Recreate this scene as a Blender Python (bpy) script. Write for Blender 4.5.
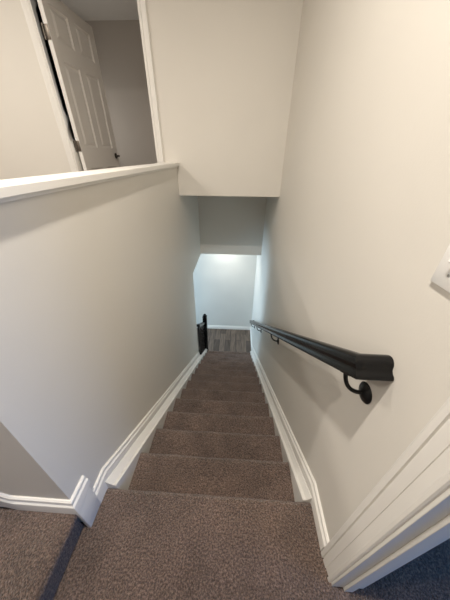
import bpy, bmesh, math, random
from mathutils import Vector, Matrix, noise
random.seed(4)
for o in list(bpy.data.objects): bpy.data.objects.remove(o)
SC = bpy.context.scene
C = SC.collection

# ------------------------------------------------------------ camera
S = 0.87
CAM = Vector((0.08755, -0.53292, 1.64536)) * S
PITCH, YAW, ROLL, FPX = math.radians(32.088), math.radians(-2.931), math.radians(0.506), 232.7
fw = Vector((math.sin(YAW) * math.cos(PITCH), math.cos(YAW) * math.cos(PITCH), -math.sin(PITCH)))
rt = Vector((math.cos(YAW), -math.sin(YAW), 0)); up = rt.cross(fw)
r2 = rt * math.cos(ROLL) + up * math.sin(ROLL); u2 = -rt * math.sin(ROLL) + up * math.cos(ROLL)
cd = bpy.data.cameras.new('camera'); cam = bpy.data.objects.new('camera', cd); C.objects.link(cam)
cam.matrix_world = Matrix(((r2.x, u2.x, -fw.x, CAM.x), (r2.y, u2.y, -fw.y, CAM.y), (r2.z, u2.z, -fw.z, CAM.z), (0, 0, 0, 1)))
cd.sensor_fit = 'VERTICAL'; cd.sensor_height = 24.0; cd.lens = 24.0 * FPX / 600.0; cd.clip_start = 0.02
SC.camera = cam

# ------------------------------------------------------------ light
W = bpy.data.worlds.new('world'); SC.world = W; W.use_nodes = True
W.node_tree.nodes['Background'].inputs[0].default_value = (0.55, 0.70, 1.0, 1)
W.node_tree.nodes['Background'].inputs[1].default_value = 0.25
SC.view_settings.view_transform = 'Standard'; SC.view_settings.look = 'None'
SC.view_settings.exposure = 0.09; SC.view_settings.gamma = 1.0
SC.view_settings.use_curve_mapping = False
SC.cycles.use_denoising = True
SC.cycles.max_bounces = 10; SC.cycles.diffuse_bounces = 8

def area(name, loc, direction, size, power, color, shape='DISK', size_y=None):
    l = bpy.data.lights.new(name, 'AREA'); l.shape = shape; l.size = size
    if size_y: l.size_y = size_y
    l.energy = power; l.color = color
    o = bpy.data.objects.new(name, l); C.objects.link(o); o.location = loc
    o.rotation_euler = Vector(direction).to_track_quat('-Z', 'Y').to_euler()
    return o
WARM = (1.0, 0.915, 0.81)
area('ceiling_lamp_over_stairs', (-0.14, -0.20, 2.915), (0, 0, -1), 0.09, 51, WARM)
area('ceiling_lamp_over_hall', (-2.80, -0.80, 2.915), (0, 0, -1), 0.07, 40, WARM)
area('ceiling_lamp_by_upper_door', (-2.15, 0.85, 2.915), (0, 0, -1), 0.30, 28, WARM)
area('fill_light_upper_room', (-2.33, 3.40, 1.75), (1, 0, 0), 0.9, 3.6, (1.0, 0.95, 0.88), 'RECTANGLE', 1.0)  # added soft fill brightening the room behind the door; no window there
area('ceiling_lamp_lower_room', (-0.15, 3.68, -0.06), (0, 0, -1), 0.34, 7.0, (1.0, 0.96, 0.88))
area('daylight_side_room', (3.05, -1.3, 1.45), (-1, 0, -0.7), 1.3, 40, (0.11, 0.40, 1.0), 'RECTANGLE', 1.2)
area('daylight_lower_room', (-3.3, 3.2, -1.15), (1, 0, 0), 1.4, 95, (0.55, 0.79, 1.0), 'RECTANGLE', 1.3)

# ------------------------------------------------------------ materials
def mat(name, col, rough=0.6, spec=0.3, metal=0.0):
    m = bpy.data.materials.new(name); m.use_nodes = True
    b = m.node_tree.nodes['Principled BSDF']
    b.inputs['Base Color'].default_value = (*col, 1); b.inputs['Roughness'].default_value = rough
    b.inputs['Specular IOR Level'].default_value = spec; b.inputs['Metallic'].default_value = metal
    return m, m.node_tree.nodes, m.node_tree.links, b
def noisy(name, col, rough=0.6, spec=0.3, scale=90, bump=0.06, var=0.04, metal=0.0):
    m, n, l, b = mat(name, col, rough, spec, metal)
    g = n.new('ShaderNodeNewGeometry')
    t = n.new('ShaderNodeTexNoise'); t.inputs['Scale'].default_value = scale; t.inputs['Detail'].default_value = 3
    l.new(g.outputs['Position'], t.inputs['Vector'])
    t2 = n.new('ShaderNodeTexNoise'); t2.inputs['Scale'].default_value = 2.2; t2.inputs['Detail'].default_value = 2
    l.new(g.outputs['Position'], t2.inputs['Vector'])
    r = n.new('ShaderNodeValToRGB')
    r.color_ramp.elements[0].position = 0.3; r.color_ramp.elements[1].position = 0.7
    r.color_ramp.elements[0].color = (*[c * (1 - var) for c in col], 1)
    r.color_ramp.elements[1].color = (*[min(1, c * (1 + var)) for c in col], 1)
    l.new(t2.outputs['Fac'], r.inputs['Fac']); l.new(r.outputs['Color'], b.inputs['Base Color'])
    bp = n.new('ShaderNodeBump'); bp.inputs['Strength'].default_value = bump; bp.inputs['Distance'].default_value = 0.004
    l.new(t.outputs['Fac'], bp.inputs['Height']); l.new(bp.outputs['Normal'], b.inputs['Normal'])
    return m
M_WALL = noisy('eggshell_wall_paint', (0.69, 0.665, 0.615), 0.55, 0.25, 160, 0.05, 0.012)
M_LOWWALL = noisy('pale_lower_wall_paint', (0.70, 0.70, 0.67), 0.6, 0.2, 160, 0.05, 0.02)
M_CEIL = noisy('ceiling_paint', (0.78, 0.77, 0.74), 0.8, 0.1, 120, 0.1, 0.01)
M_TRIM = noisy('white_trim_paint', (0.77, 0.755, 0.72), 0.42, 0.32, 60, 0.03, 0.01)
M_DOOR = noisy('white_door_paint', (0.74, 0.72, 0.69), 0.38, 0.4, 70, 0.04, 0.01)
M_ROOM = noisy('grey_room_paint', (0.60, 0.56, 0.515), 0.6, 0.2, 150, 0.05, 0.012)
M_BLACK = noisy('black_gloss_paint', (0.004, 0.004, 0.0045), 0.22, 0.3, 60, 0.03, 0.1)
M_IRON = noisy('black_metal', (0.004, 0.004, 0.004), 0.4, 0.3, 200, 0.03, 0.1)
M_NICKEL = noisy('brushed_hinge_metal', (0.15, 0.13, 0.11), 0.42, 0.5, 200, 0.03, 0.05, 0.9)
M_DARK = noisy('dark_bronze', (0.05, 0.042, 0.036), 0.35, 0.5, 200, 0.03, 0.05, 0.6)
M_PLATE = noisy('white_plastic', (0.80, 0.79, 0.77), 0.3, 0.5, 200, 0.01, 0.01)
M_STEEL = noisy('screw_metal', (0.5, 0.5, 0.5), 0.35, 0.5, 200, 0.02, 0.03, 0.9)

def carpet():
    m, n, l, b = mat('taupe_cut_pile_carpet', (0.12, 0.09, 0.08), 0.95, 0.05)
    b.inputs['Sheen Weight'].default_value = 0.25; b.inputs['Sheen Roughness'].default_value = 0.5
    g = n.new('ShaderNodeNewGeometry')
    a = n.new('ShaderNodeTexNoise'); a.inputs['Scale'].default_value = 140; a.inputs['Detail'].default_value = 3; a.inputs['Roughness'].default_value = 0.65
    v = n.new('ShaderNodeTexVoronoi'); v.inputs['Scale'].default_value = 200
    big = n.new('ShaderNodeTexNoise'); big.inputs['Scale'].default_value = 5; big.inputs['Detail'].default_value = 3
    for t in (a, v, big): l.new(g.outputs['Position'], t.inputs['Vector'])
    r = n.new('ShaderNodeValToRGB'); e = r.color_ramp.elements
    e[0].position = 0.32; e[0].color = (0.046, 0.032, 0.026, 1)
    e[1].position = 0.68; e[1].color = (0.305, 0.216, 0.175, 1)
    x = r.color_ramp.elements.new(0.5); x.color = (0.143, 0.098, 0.079, 1)
    l.new(a.outputs['Fac'], r.inputs['Fac'])
    r2_ = n.new('ShaderNodeValToRGB')
    r2_.color_ramp.elements[0].position = 0.35; r2_.color_ramp.elements[0].color = (0.80, 0.79, 0.78, 1)
    r2_.color_ramp.elements[1].position = 0.65; r2_.color_ramp.elements[1].color = (1.15, 1.13, 1.12, 1)
    l.new(big.outputs['Fac'], r2_.inputs['Fac'])
    mx = n.new('ShaderNodeMix'); mx.data_type = 'RGBA'; mx.blend_type = 'MULTIPLY'; mx.inputs[0].default_value = 1
    l.new(r.outputs['Color'], mx.inputs[6]); l.new(r2_.outputs['Color'], mx.inputs[7])
    l.new(mx.outputs[2], b.inputs['Base Color'])
    ad = n.new('ShaderNodeMath'); ad.operation = 'SUBTRACT'
    l.new(a.outputs['Fac'], ad.inputs[0]); l.new(v.outputs['Distance'], ad.inputs[1])
    bp = n.new('ShaderNodeBump'); bp.inputs['Strength'].default_value = 0.9; bp.inputs['Distance'].default_value = 0.009
    l.new(ad.outputs[0], bp.inputs['Height']); l.new(bp.outputs['Normal'], b.inputs['Normal'])
    return m
M_CARPET = carpet()

def planks():
    m, n, l, b = mat('grey_brown_vinyl_plank', (0.2, 0.16, 0.13), 0.4, 0.4)
    g = n.new('ShaderNodeNewGeometry')
    mp = n.new('ShaderNodeMapping'); mp.inputs['Rotation'].default_value = (0, 0, math.pi / 2)
    l.new(g.outputs['Position'], mp.inputs['Vector'])
    br = n.new('ShaderNodeTexBrick'); br.offset = 0.37; br.inputs['Scale'].default_value = 1
    br.inputs['Brick Width'].default_value = 0.62; br.inputs['Row Height'].default_value = 0.125
    br.inputs['Mortar Size'].default_value = 0.003; br.inputs['Bias'].default_value = 0.0
    br.inputs['Color1'].default_value = (0.185, 0.140, 0.112, 1); br.inputs['Color2'].default_value = (0.075, 0.057, 0.047, 1)
    br.inputs['Mortar'].default_value = (0.03, 0.022, 0.02, 1)
    l.new(mp.outputs['Vector'], br.inputs['Vector'])
    m2 = n.new('ShaderNodeMapping'); m2.inputs['Scale'].default_value = (45, 4, 1)
    l.new(g.outputs['Position'], m2.inputs['Vector'])
    gr = n.new('ShaderNodeTexNoise'); gr.inputs['Scale'].default_value = 1; gr.inputs['Detail'].default_value = 4
    l.new(m2.outputs['Vector'], gr.inputs['Vector'])
    r = n.new('ShaderNodeValToRGB')
    r.color_ramp.elements[0].position = 0.3; r.color_ramp.elements[0].color = (0.55, 0.53, 0.51, 1)
    r.color_ramp.elements[1].position = 0.7; r.color_ramp.elements[1].color = (1.3, 1.28, 1.25, 1)
    l.new(gr.outputs['Fac'], r.inputs['Fac'])
    mx = n.new('ShaderNodeMix'); mx.data_type = 'RGBA'; mx.blend_type = 'MULTIPLY'; mx.inputs[0].default_value = 1
    l.new(br.outputs['Color'], mx.inputs[6]); l.new(r.outputs['Color'], mx.inputs[7]); l.new(mx.outputs[2], b.inputs['Base Color'])
    return m
M_PLANK = planks()

# ------------------------------------------------------------ helpers
def link(name, bm, m, parent=None, smooth=False, loc=None):
    bmesh.ops.remove_doubles(bm, verts=bm.verts, dist=1e-6)
    bmesh.ops.recalc_face_normals(bm, faces=bm.faces)
    me = bpy.data.meshes.new(name); 
    if loc is not None: bmesh.ops.translate(bm, verts=bm.verts, vec=-Vector(loc))
    bm.to_mesh(me); bm.free(); me.materials.append(m)
    if smooth:
        for p in me.polygons: p.use_smooth = True
        try: me.set_sharp_from_angle(angle=math.radians(smooth if smooth is not True else 40))
        except Exception: pass
    o = bpy.data.objects.new(name, me); C.objects.link(o)
    if parent: o.parent = parent
    if loc is not None: o.location = Vector(loc)
    return o
def box(bm, x0, x1, y0, y1, z0, z1, bev=0):
    r = bmesh.ops.create_cube(bm, size=1)
    for v in r['verts']:
        v.co = Vector(((x0 + x1) / 2 + v.co.x * (x1 - x0), (y0 + y1) / 2 + v.co.y * (y1 - y0), (z0 + z1) / 2 + v.co.z * (z1 - z0)))
    if bev:
        es = {e for v in r['verts'] for e in v.link_edges}
        bmesh.ops.bevel(bm, geom=list(es), offset=bev, segments=2, affect='EDGES', profile=0.5)
def prism(bm, pts_a, pts_b):
    a = [bm.verts.new(p) for p in pts_a]; b = [bm.verts.new(p) for p in pts_b]; n = len(a)
    bm.faces.new(a); bm.faces.new(b[::-1])
    for i in range(n): bm.faces.new((a[i], b[i], b[(i + 1) % n], a[(i + 1) % n]))
def sweep(bm, rings):
    vs = [[bm.verts.new(p) for p in r] for r in rings]; n = len(vs[0])
    for a, b in zip(vs, vs[1:]):
        for i in range(n): bm.faces.new((a[i], a[(i + 1) % n], b[(i + 1) % n], b[i]))
    bm.faces.new(vs[0][::-1]); bm.faces.new(vs[-1])
def tube(bm, pts, rad, seg=12):
    rings = []
    for i, p in enumerate(pts):
        p = Vector(p); d = (Vector(pts[min(i + 1, len(pts) - 1)]) - Vector(pts[max(i - 1, 0)])).normalized()
        a = d.cross(Vector((0.31, 0.2, 0.93))).normalized(); b = d.cross(a)
        rr = rad[i] if isinstance(rad, (list, tuple)) else rad
        rings.append([p + (a * math.cos(t) + b * math.sin(t)) * rr for t in [2 * math.pi * k / seg for k in range(seg)]])
    sweep(bm, rings)
def lathe(bm, origin, axis, prof, seg=24):
    axis = Vector(axis).normalized(); a = axis.orthogonal().normalized(); b = axis.cross(a); o = Vector(origin)
    rings = [[o + axis * h + (a * math.cos(t) + b * math.sin(t)) * max(r, 1e-4) for t in [2 * math.pi * k / seg for k in range(seg)]] for h, r in prof]
    sweep(bm, rings)
def struct(name, bm, m, label, cat, smooth=False):
    o = link(name, bm, m, None, smooth); o['kind'] = 'structure'; o['label'] = label; o['category'] = cat
    return o
def thing(name, label, cat, loc, group=None):
    o = bpy.data.objects.new(name, None); C.objects.link(o); o.location = loc; o['label'] = label; o['category'] = cat
    o.empty_display_size = 0.1
    if group: o['group'] = group
    return o
def child(name, bm, m, parent, smooth=False, label=None):
    bmesh.ops.translate(bm, verts=bm.verts, vec=-WP(parent))
    o = link(name, bm, m, parent, smooth)
    if label: o['label'] = label
    return o
def WP(o):
    v = Vector((0, 0, 0))
    while o: v = v + o.location; o = o.parent
    return v

# ------------------------------------------------------------ dimensions (metres)
RI, GO = 0.19 * S, 0.28163 * S            # riser and going
XL, XR = -0.6345 * S, 0.5723 * S
YE, D1, D2, DL = -0.1558 * S, 2.5113 * S, 3.8966 * S, 2.973 * S
Z1, Z2 = 1.2151 * S, -0.0560 * S
ZC = 1.5638 * S                            # top of the half wall's cap
DF, ZF = 4.76 * S, -14 * RI
HALL = 3 * RI
CE = 2.93
T = 0.115
DJ = -0.247                                # end of right wall at the doorway
DJ2 = -1.08
OX0, OX1, OZ = -1.596, -0.728, HALL + 2.06  # upper door opening

# ------------------------------------------------------------ large structure
def wall(name, boxes, m, label, cat='wall'):
    bm = bmesh.new()
    for b in boxes: box(bm, *b)
    me = struct(name, bm, m, label, cat); return me
wall('wall_right', [(XR, XR + T, DJ, DF, ZF - .05, CE), (XR, XR + T, DJ2, DJ, 2.06, CE), (XR, XR + T, -3.0, DJ2, -0.02, CE)], M_WALL,
     'tall cream wall on the right of the stairs, carrying the black handrail')
wall('wall_left', [(XL - T, XL, YE, D1, ZF - .05, ZC - .03), (XL - T, XL, D1, DL, ZF - .05, CE), (XL - T, XL, DL, D2 + .1, Z2, CE),
                   (-1.16, XL - T, YE, YE + T, -.02, ZC - .03)], M_WALL,
     'grey-cream half wall on the left of the stairs under a white cap')
wall('wall_far', [(-4.0, OX0, D1, D1 + T, HALL - .02, CE), (OX0, OX1, D1, D1 + T, OZ, CE), (OX1, XL - T, D1, D1 + T, HALL - .02, CE),
                  (XL, XR, D1, D1 + T, Z1, CE)], M_WALL,
     'cream wall beyond the half wall with the white door, hanging over the stairs')
wall('wall_drop', [(XL, XR, D2, D2 + .1, Z2, Z1 + .1), (-3.4, XL, D2, D2 + .1, Z2, 0.3)], M_WALL,
     'grey bulkhead face hanging above the foot of the stairs')
wall('wall_bottom', [(-3.4, XR, DF, DF + T, ZF - .05, 0.3)], M_LOWWALL, 'bluish white wall facing the foot of the stairs')
wall('wall_lower_side', [(-3.4 - T, -3.4, 0.2, 2.4, ZF - .05, .3), (-3.4 - T, -3.4, 4.0, DF + T, ZF - .05, .3),
                         (-3.4 - T, -3.4, 2.4, 4.0, ZF - .05, -1.9), (-3.4 - T, -3.4, 2.4, 4.0, -.4, .3)], M_LOWWALL, 'far side wall of the lower room with a window')
wall('wall_lower_back', [(-3.4, XL - T, .1, .2, ZF - .05, .3)], M_LOWWALL, 'back wall of the lower room behind the half wall')
wall('wall_back', [(-4.0, 3.2, -3.1, -3.0, -.02, CE)], M_WALL, 'cream wall behind the landing')
wall('wall_hall_side', [(-4.1, -4.0, -3.1, 4.3, -.02, CE)], M_WALL, 'far side wall of the upper hall')
wall('wall_room_back', [(-4.0, XL - T, 4.05, 4.15, HALL - .02, CE)], M_ROOM, 'grey back wall of the room behind the white door')
wall('wall_room_right', [(XL - T - .012, XL - T, D1 + T, 4.05, HALL, CE)], M_ROOM, 'grey right-hand wall of the room behind the white door')
wall('wall_room_left', [(-2.5, -2.4, D1 + T, 4.05, HALL, CE)], M_ROOM, 'grey left-hand wall of the room behind the white door')
wall('wall_side_room', [(XR + T, 3.2, .75, .85, -.02, CE), (3.2, 3.3, -3.1, -2.0, -.02, CE), (3.2, 3.3, -.6, .85, -.02, CE),
                        (3.2, 3.3, -2.0, -.6, -.02, .8), (3.2, 3.3, -2.0, -.6, 2.1, CE)], M_LOWWALL, 'pale walls of the daylit room through the right doorway')
wall('ceiling', [(-4.1, 3.3, -3.1, 4.3, CE, CE + .1)], M_CEIL, 'white upper ceiling', 'ceiling')
wall('ceiling_lower', [(XL, XR, D1 + T, D2, Z1, Z1 + .1), (-3.4, XR, D2 + .1, DF, Z2, Z2 + .1), (-3.4, XL - T, .1, D2, .22, .3)], M_CEIL,
     'ceiling of the lower room', 'ceiling')
wall('floor_bottom', [(-3.4, XR, .1, DF, ZF - .05, ZF)], M_PLANK, 'grey-brown plank floor at the foot of the stairs', 'floor')
wall('floor_hall', [(-4.0, XL - T, YE + T, D1, HALL - .1, HALL), (-4.0, -1.16, -3.0, YE + T, HALL - .1, HALL), (-2.4, XL - T - .012, D1, 4.05, HALL - .1, HALL)],
     M_CARPET, 'brown carpeted floor of the upper hall', 'floor')

# windows (out of frame, where the daylight enters)
def window(name, x, y0, y1, z0, z1, label):
    bm = bmesh.new(); w = .05
    box(bm, x - .03, x + .03, y0, y1, z0, z0 + w); box(bm, x - .03, x + .03, y0, y1, z1 - w, z1)
    box(bm, x - .03, x + .03, y0, y0 + w, z0, z1); box(bm, x - .03, x + .03, y1 - w, y1, z0, z1)
    box(bm, x - .02, x + .02, y0, y1, (z0 + z1) / 2 - .02, (z0 + z1) / 2 + .02)
    struct(name, bm, M_TRIM, label, 'window')
window('window_1', 3.25, -2.0, -.6, .8, 2.1, 'white framed window of the side room')
window('window_2', -3.46, 2.4, 4.0, -1.9, -.4, 'white framed window of the lower room')

# ------------------------------------------------------------ carpeted landing and steps
def nose_profile(k_top_back, y, z, zb, back_y):
    """outline in (y,z): back edge -> tread -> rounded nosing -> riser -> base"""
    R = 0.021; pts = [(back_y, z)]
    n = 10
    for i in range(1, n): pts.append((back_y + (y - R - back_y) * i / n, z))
    for i in range(9):
        a = math.pi / 2 - math.pi * i / 8
        pts.append((y - R + R * math.cos(a), z - R + R * math.sin(a)))
    rz = z - 2 * R
    pts.append((y - R - .006, rz - .002))
    for i in range(1, 5): pts.append((y - .024, rz - .01 + (zb - rz + .01) * i / 4))
    pts.append((back_y, zb))
    return pts
def carpet_mesh(bm, prof, x0, x1, seg, axis='x', seed=0.0):
    def mk(t):
        out = []
        for (y, z) in prof:
            p = Vector((t, y, z)) if axis == 'x' else Vector((y, t, z))
            d = noise.noise(p * 9 + Vector((seed, 3, 7))) * .0022 + noise.noise(p * 32) * .0012
            out.append(p + Vector((0, d * .9, d * 1.3)) if axis == 'x' else p + Vector((d * .9, 0, d * 1.3)))
        return out
    sweep(bm, [mk(x0 + (x1 - x0) * i / seg) for i in range(seg + 1)])
SX0, SX1 = -0.484, 0.440          # inner faces of the stringers
bm = bmesh.new()
carpet_mesh(bm, nose_profile(0, 0.0, 0.0, -RI, -3.0), XL + .001, XR - .001, 70)
box(bm, XR - .001, XR + T, DJ2 + .016, DJ - .016, -.1, -.002)
box(bm, XR + T, 3.2, -3.0, .75, -.1, -.002)
box(bm, XL - .05, XL + .001, -3.0, YE - .001, -.1, -.002)
struct('floor', bm, M_CARPET, 'brown cut-pile carpet of the landing at the top of the stairs', 'floor', 60)

st = thing('staircase', 'brown carpeted straight staircase running down between cream walls', 'staircase', (0, 0, 0))
for k in range(1, 14):
    bm = bmesh.new()
    zb = -(k + 1) * RI
    carpet_mesh(bm, nose_profile(k, k * GO, -k * RI, zb, (k - 1) * GO - .022), SX0 + .0005, SX1 - .0005, 48, seed=k * 1.7)
    child('step', bm, M_CARPET, st, 60)
def slope_board(xi, xo, y0, y1, top0, depth):
    """stringer: bright ledge at the inner edge, coved up to the skirt behind"""
    bm = bmesh.new(); m = -RI / GO; sg = 1 if xo > xi else -1; w = abs(xo - xi)
    sec = [(0, -depth), (0, -.003), (.003, 0), (.015, 0), (.018, .003), (w - .004, .030), (w, .030), (w, -depth)]
    ys = [y0] + [y0 + (y1 - y0) * i / 12 for i in range(1, 12)] + [y1]
    sweep(bm, [[Vector((xi + sg * a, y, max(ZF, top0 + m * y + b))) for a, b in sec] for y in ys])
    return bm
STT = .026
child('stringer', slope_board(SX0, -.5325, -.002, 3.191, STT, .30), M_TRIM, st, 30, 'white painted stringer board along the left wall')
child('stringer', slope_board(SX1, .478, -.002, 3.24, .012, .28), M_TRIM, st, 30, 'white painted stringer board along the right wall')

# short flight up to the hall on the left
hs = thing('short_staircase', 'brown carpeted steps rising left from the landing beside the half wall end', 'staircase', (XL, -1.0, 0))
for k in range(3):
    bm = bmesh.new()
    prof = nose_profile(k, 0, (k + 1) * RI, k * RI - .0, -.36)
    x0 = XL - k * .243 - (.07 if k else 0)
    prof = [(x0 + .004 - y - 0, z) for y, z in [(-p[0] , p[1]) for p in prof]]
    carpet_mesh(bm, prof, -3.0, YE - .014, 110, axis='y', seed=20 + k * 3)
    child('step', bm, M_CARPET, hs, 60)

# ------------------------------------------------------------ baseboards and skirts
BASE = [(-.0, .0), (-.0, .004), (-.004, .008), (-.012, .009), (-.016, .006), (-.022, .007), (-.030, .013), (-.036, .014)]   # (below cap top, thickness)
def skirt(bm, path, nrm, bottom, miter=None):
    """path: cap-top points on the wall plane; bottom: depth below the cap per point"""
    rings = []
    ns = [Vector(q) for q in nrm] if isinstance(nrm, list) else [Vector(nrm)] * len(path)
    for p, b, nrm in zip(path, bottom, ns):
        p = Vector(p); ring = [p + Vector((0, 0, h)) + nrm * t * 1.35 for h, t in BASE]
        ring += [p + Vector((0, 0, -b)) + nrm * .0189, p + Vector((0, 0, -b)) + nrm * 0.0]
        rings.append(ring)
    sweep(bm, rings)
SL = -RI / GO
# left
bm = bmesh.new()
zl = .113; yk = .032
e = DL - .002
skirt(bm, [(XL, -.066, zl), (XL, yk, zl), (XL, e, zl + SL * (e - yk))], (1, 0, 0), [zl, zl + .02, .17])
# plain board under the hall skirt's return, down to the landing
bx = bmesh.new()
box(bx, XL, XL + .0178, YE - .0178, -.064, 0.0, .228, .001)
hz = RI + .095
skirt(bx, [(XL, -.052, hz), (XL, YE, hz), (XL - .245, YE, hz), (XL - .62, YE, hz + .375 * RI / .243)],
      [(1, 0, 0), (1, -1, 0), (0, -1, 0), (0, -1, 0)], [.06, .095, .095, .16])
struct('baseboard_left', bm, M_TRIM, 'white moulded skirt along the left wall of the stairs', 'baseboard', 30)
struct('baseboard_hall', bx, M_TRIM, 'white baseboard wrapping the end of the half wall above the left step', 'baseboard', 30)
# right
bm = bmesh.new()
zr = .092; yk = .045
yf = yk + (ZF + .09 - zr) / SL
skirt(bm, [(XR, -.168, zr), (XR, yk, zr), (XR, yf, ZF + .09), (XR, DF, ZF + .09)], (-1, 0, 0), [zr, zr + .02, .15, .09])
struct('baseboard_right', bm, M_TRIM, 'white moulded skirt along the right wall under the handrail', 'baseboard', 30)
bm = bmesh.new()
skirt(bm, [(-3.4, DF, ZF + .09), (XR - .014, DF, ZF + .09)], (0, -1, 0), [.09, .09])
struct('baseboard_bottom', bm, M_TRIM, 'white baseboard at the foot of the bluish far wall', 'baseboard', 30)

# ------------------------------------------------------------ half wall cap (trim_1)
bm = bmesh.new()
OV = .026
box(bm, XL - T - .008, XL + OV, YE - OV, D1, ZC - .030, ZC - .003, .0025)
box(bm, -1.16 - OV, XL - T - .008, YE - OV, YE + T + .008, ZC - .030, ZC - .003, .0025)
box(bm, XL, XL + .012, YE, D1, ZC - .042, ZC - .030, .002)
box(bm, -1.16, XL + .012, YE - .012, YE, ZC - .042, ZC - .030, .002)
struct('trim_1', bm, M_TRIM, 'white wooden cap along the top of the half wall', 'trim', 20)

# ------------------------------------------------------------ upper door, casing, jamb
CW = .062
def casing_v(bm, x_in, x_out, y, z0, z1):
    s = 1 if x_out > x_in else -1; w = abs(x_out - x_in)
    pr = [(0, 0), (0, .008), (.003, .010), (.014, .011), (.018, .008), (w * .55, .012), (w - .014, .016), (w - .004, .017), (w, .014), (w, 0)]
    sweep(bm, [[Vector((x_in + s * a, y - t, z)) for a, t in pr] for z in (z0, z1)])
bm = bmesh.new()
casing_v(bm, OX0 + .008, OX0 + .008 - CW, D1, HALL, OZ + .005 + CW)
casing_v(bm, OX1 - .010, OX1 - .010 + CW, D1, HALL, OZ + .005 + CW)
box(bm, OX0 - .005, OX1 + .005, D1 - .014, D1, OZ + .005, OZ + .005 + CW, .003)
struct('trim_2', bm, M_TRIM, 'white casing around the upper door', 'trim', 30)
bm = bmesh.new(); J = .018
box(bm, OX0, OX0 + J, D1 - .004, D1 + T + .004, HALL, OZ, .001); box(bm, OX1 - J, OX1, D1 - .004, D1 + T + .004, HALL, OZ, .001)
box(bm, OX0 + J, OX1 - J, D1 - .004, D1 + T + .004, OZ - J, OZ, .001)
box(bm, OX1 - J - .010, OX1 - J, D1 + .03, D1 + .062, HALL, OZ - J, .001)
struct('trim_3', bm, M_TRIM, 'white jamb inside the upper door opening', 'trim', 30)

def door_leaf():
    w, h, t = .762, 2.03, .035
    xs = [0, .082, .318, .424, .660, w]
    zs = [0, .215, .79, .980, 1.612, 1.738, 1.948, h]
    bm = bmesh.new()
    for side in (0, 1):
        y = 0 if side == 0 else t; sg = 1 if side == 0 else -1
        for i in range(5):
            for j in range(7):
                vs = [(xs[i], zs[j]), (xs[i + 1], zs[j]), (xs[i + 1], zs[j + 1]), (xs[i], zs[j + 1])]
                q = [bm.verts.new((a, y, c)) for a, c in vs]
                if i in (1, 3) and j in (1, 3, 5):
                    prev = q
                    for ins, dep in ((.003, .006), (.014, .012), (.022, .012), (.042, .003)):
                        cur = [bm.verts.new((a + (ins if k in (0, 3) else -ins), y + sg * dep, c + (ins if k in (0, 1) else -ins))) for k, (a, c) in enumerate(vs)]
                        for k in range(4): bm.faces.new((prev[k], prev[(k + 1) % 4], cur[(k + 1) % 4], cur[k]))
                        prev = cur
                    bm.faces.new(prev)
                else: bm.faces.new(q)
    for a, b in (((0, 0), (w, 0)), ((w, 0), (w, h)), ((w, h), (0, h)), ((0, h), (0, 0))):
        bm.faces.new([bm.verts.new(p) for p in ((a[0], 0, a[1]), (b[0], 0, b[1]), (b[0], t, b[1]), (a[0], t, a[1]))])
    return bm
PIV = Vector((-1.513, 2.225, HALL + .006)); ANG = math.radians(89)
dr = link('door_1', door_leaf(), M_DOOR); dr['kind'] = 'structure'
dr['label'] = 'white six-panel door standing open beyond the half wall'; dr['category'] = 'door'
dr.location = PIV; dr.rotation_euler = (0, 0, ANG)
def dchild(name, bm, m, parent=dr, smooth=30):
    o = link(name, bm, m, parent, smooth); return o
bm = bmesh.new()   # lever handle on the face towards the opening
lathe(bm, (.70, -.001, .90), (0, -1, 0), [(0, .0), (0, .031), (.006, .031), (.010, .020), (.012, .011), (.045, .010), (.046, 0)], 20)
tube(bm, [(.705, -.040, .90), (.67, -.044, .90), (.60, -.042, .897)], [.011, .009, .007], 10)
dchild('handle', bm, M_DARK)
bm = bmesh.new()
lathe(bm, (.70, .036, .90), (0, 1, 0), [(0, .0), (0, .031), (.006, .031), (.010, .020), (.012, .011), (.045, .010), (.046, 0)], 20)
tube(bm, [(.705, .075, .90), (.67, .079, .90), (.60, .077, .897)], [.011, .009, .007], 10)
dchild('handle', bm, M_DARK)
for z in (.19, .985, 1.765):
    bm = bmesh.new()
    box(bm, -.0030, 0.0, .003, .036, z - .045, z + .045, .0006)
    lathe(bm, (-.006, .044, z - .047), (0, 0, 1), [(0, 0), (0, .0075), (.094, .0075), (.094, 0)], 14)
    box(bm, -.0035, -.0005, .040, .064, z - .045, z + .045, .0006)
    dchild('hinge', bm, M_NICKEL)

# ------------------------------------------------------------ right doorway: casing, jamb, stop
bm = bmesh.new()
def casing_h(bm, y_in, y_out, z0, z1, x, sgn):
    s = 1 if y_out > y_in else -1; w = abs(y_out - y_in)
    pr = [(0, 0), (0, .009), (.003, .013), (.010, .0145), (.014, .013), (.0155, .009), (.019, .0085), (.038, .0115), (.0385, .014), (.058, .0165), (.062, .0165), (.0635, .0125), (.0665, .0125), (.068, .0185), (w - .006, .020), (w - .001, .018), (w, .014), (w, 0)]
    sweep(bm, [[Vector((x + sgn * t, y_in + s * a, z)) for a, t in pr] for z in (z0, z1)])
casing_h(bm, DJ - .008, DJ + .078, 0, 2.13, XR, -1)
casing_h(bm, DJ2 + .008, DJ2 - .078, 0, 2.13, XR, -1)
box(bm, XR - .016, XR, DJ2, DJ, 2.05, 2.13, .003)
struct('trim_4', bm, M_TRIM, 'white moulded casing of the doorway at the right edge of the landing', 'trim', 20)
bm = bmesh.new()
box(bm, XR - .003, XR + T + .003, DJ - .016, DJ, 0, 2.06, .002)
box(bm, XR - .003, XR + T + .003, DJ2, DJ2 + .016, 0, 2.06, .002)
box(bm, XR - .003, XR + T + .003, DJ2 + .016, DJ - .016, 2.044, 2.06, .002)
box(bm, XR + .040, XR + .074, DJ - .027, DJ - .016, 0, 2.044, .002)
box(bm, XR + .040, XR + .074, DJ2 + .016, DJ2 + .027, 0, 2.044, .002)
struct('trim_5', bm, M_TRIM, 'white jamb and stop of the right doorway in blue daylight', 'trim', 20)

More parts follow.
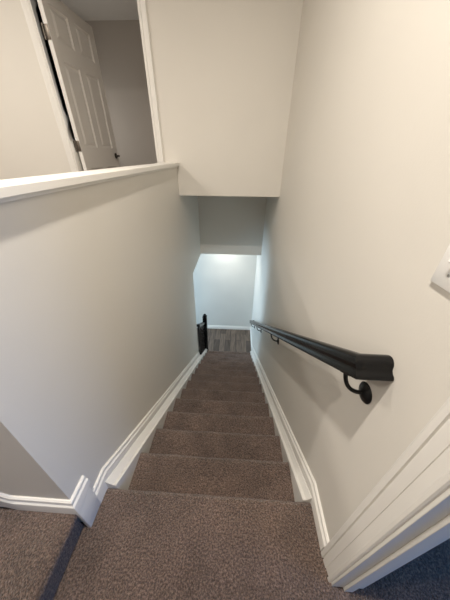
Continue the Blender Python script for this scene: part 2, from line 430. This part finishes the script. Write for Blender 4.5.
# ------------------------------------------------------------ handrail
RX = .422; SLR = -.72
A0 = Vector((RX, -.002, .944)); Lr = 3.50
d = Vector((0, -1, -SLR)).normalized()                  # up the slope
v = Vector((1, 0, 0)).cross(d).normalized(); v = v if v.z > 0 else -v
half = [(0.0, .034), (.008, .0335), (.016, .0305), (.0215, .025), (.0240, .017), (.0235, .008), (.0195, .001), (.0175, -.006), (.0190, -.013),
        (.0225, -.019), (.0235, -.025), (.0215, -.030), (.0170, -.032)]
prof = half + [(-a, b) for a, b in half[::-1][0:-1]]
A1 = A0 + d * (-Lr / abs(d.y))
ux = Vector((1, 0, 0))
rail = thing('handrail', 'long glossy black handrail sloping down the right wall on brackets', 'handrail', (XR, 0, .8))
bm = bmesh.new()
cor = lambda P_, a, b, s: P_ + v * b + ux * a - d * a * s
rings = [[Vector((XR - .0005, (A1 + d * a * 1).y, 0)) * 0 + (A1 + v * b + d * a) + ux * (XR - .0005 - A1.x) for a, b in prof],
         [cor(A1, a, b, -1) for a, b in prof],
         [cor(A0, a, b, 1) for a, b in prof],
         [(A0 + v * b - d * a) + ux * (XR - .0005 - A0.x) for a, b in prof]]
sweep(bm, rings)
child('rail', bm, M_BLACK, rail, 35)
for yb in (.026, 1.215, 2.36, 3.30):
    zt = A0.z + SLR * (yb - A0.y)                       # rail centre there
    zr_ = zt - .125
    yr = yb
    bm = bmesh.new()
    lathe(bm, (XR - .0004, yr, zr_), (-1, 0, 0), [(0, 0), (0, .033), (.003, .034), (.007, .030), (.010, .016), (.013, .011), (.014, 0)], 28)
    br = child('bracket', bm, M_IRON, rail, 40)
    bm = bmesh.new(); pts = []
    for i in range(13):
        t = i / 12
        a = t * math.pi / 2
        pts.append(Vector((XR - .012 - (XR - .012 - RX) * math.sin(a), yr + .02 * t, zr_ - .010 * math.sin(math.pi * t) + (.090) * (1 - math.cos(a)))))
    tube(bm, pts, .0065, 12)
    child('arm', bm, M_IRON, br, 40)
    bm = bmesh.new()
    p = Vector((RX, yr + .02, A0.z + SLR * (yr + .02 - A0.y))) - v * .0335
    sw = []
    for s_ in (-.028, .028):
        q = p - d * s_
        sw.append([q + ux * a + v * b for a, b in ((-.013, -.002), (.013, -.002), (.013, .001), (-.013, .001))])
    sweep(bm, sw)
    child('saddle', bm, M_IRON, br)

# ------------------------------------------------------------ light switch
sy0, sz0 = .006, 1.205
sw = thing('light_switch', 'white double toggle light switch plate on right wall at photo edge', 'light switch', (XR, sy0 - .058, sz0))
bm = bmesh.new(); box(bm, XR - .0065, XR, sy0 - .117, sy0, sz0, sz0 + .116, .0025); child('plate', bm, M_PLATE, sw, 30)
for yy in (sy0 - .035, sy0 - .081):
    bm = bmesh.new()
    q = Vector((XR - .006, yy, sz0 + .058))
    prism(bm, [q + Vector((0, -.005, -.012)), q + Vector((0, .005, -.012)), q + Vector((0, .005, .012)), q + Vector((0, -.005, .012))],
          [q + Vector((-.013, -.004, -.001)), q + Vector((-.013, .004, -.001)), q + Vector((-.010, .004, .010)), q + Vector((-.010, -.004, .010))])
    child('toggle', bm, M_PLATE, sw)
    for dz in (-.030, .030):
        bm = bmesh.new(); lathe(bm, (XR - .006, yy, sz0 + .058 + dz), (-1, 0, 0), [(0, 0), (0, .0035), (.0012, .003), (.0014, 0)], 12)
        child('screw', bm, M_STEEL, sw, 30)

# ------------------------------------------------------------ lower balustrade
NX, NY = -.512, 3.235
bal = thing('stair_railing', 'black wooden railing with newel post at foot of stairs on left', 'railing', (NX, NY, ZF))
bm = bmesh.new(); hw = .040; zt = -1.315
box(bm, NX - hw, NX + hw, NY - hw, NY + hw, ZF, zt, .004)
child('newel_post', bm, M_BLACK, bal, 30)
bm = bmesh.new()
box(bm, NX - .028, NX + .028, NY - .028, NY + .028, zt, zt + .012, .003)
box(bm, NX - .042, NX + .042, NY - .042, NY + .042, zt + .012, zt + .028, .004)
lathe(bm, (NX, NY, zt + .028), (0, 0, 1), [(0, 0), (0, .030), (.012, .034), (.030, .033), (.046, .024), (.054, .010), (.056, 0)], 20)
child('post_cap', bm, M_BLACK, bal.children[0] if False else bal, 40)
BX = -.527
def sl_bar(z0, hh, ww, y0, y1):
    bm = bmesh.new(); f = lambda y: z0 + SL * (y - NY)
    sweep(bm, [[Vector((BX + a, y, f(y) + b)) for a, b in ((-ww, -hh), (ww, -hh), (ww, hh * .6), (ww * .6, hh), (-ww * .6, hh), (-ww, hh * .6))] for y in (y0, y1)])
    return bm
RZ = -1.445
child('top_rail', sl_bar(RZ, .028, .028, DL + .001, NY - hw), M_BLACK, bal, 30)
SHO = STT + SL * NY + .046
child('bottom_rail', sl_bar(SHO, .012, .022, DL + .001, NY - hw), M_BLACK, bal, 30)
for i in range(7):
    y = DL + .022 + i * .088
    bm = bmesh.new(); b = .0155
    box(bm, BX - b, BX + b, y - b, y + b, SHO + SL * (y - NY) + .004, RZ + SL * (y - NY) - .016)
    child('baluster', bm, M_BLACK, bal)
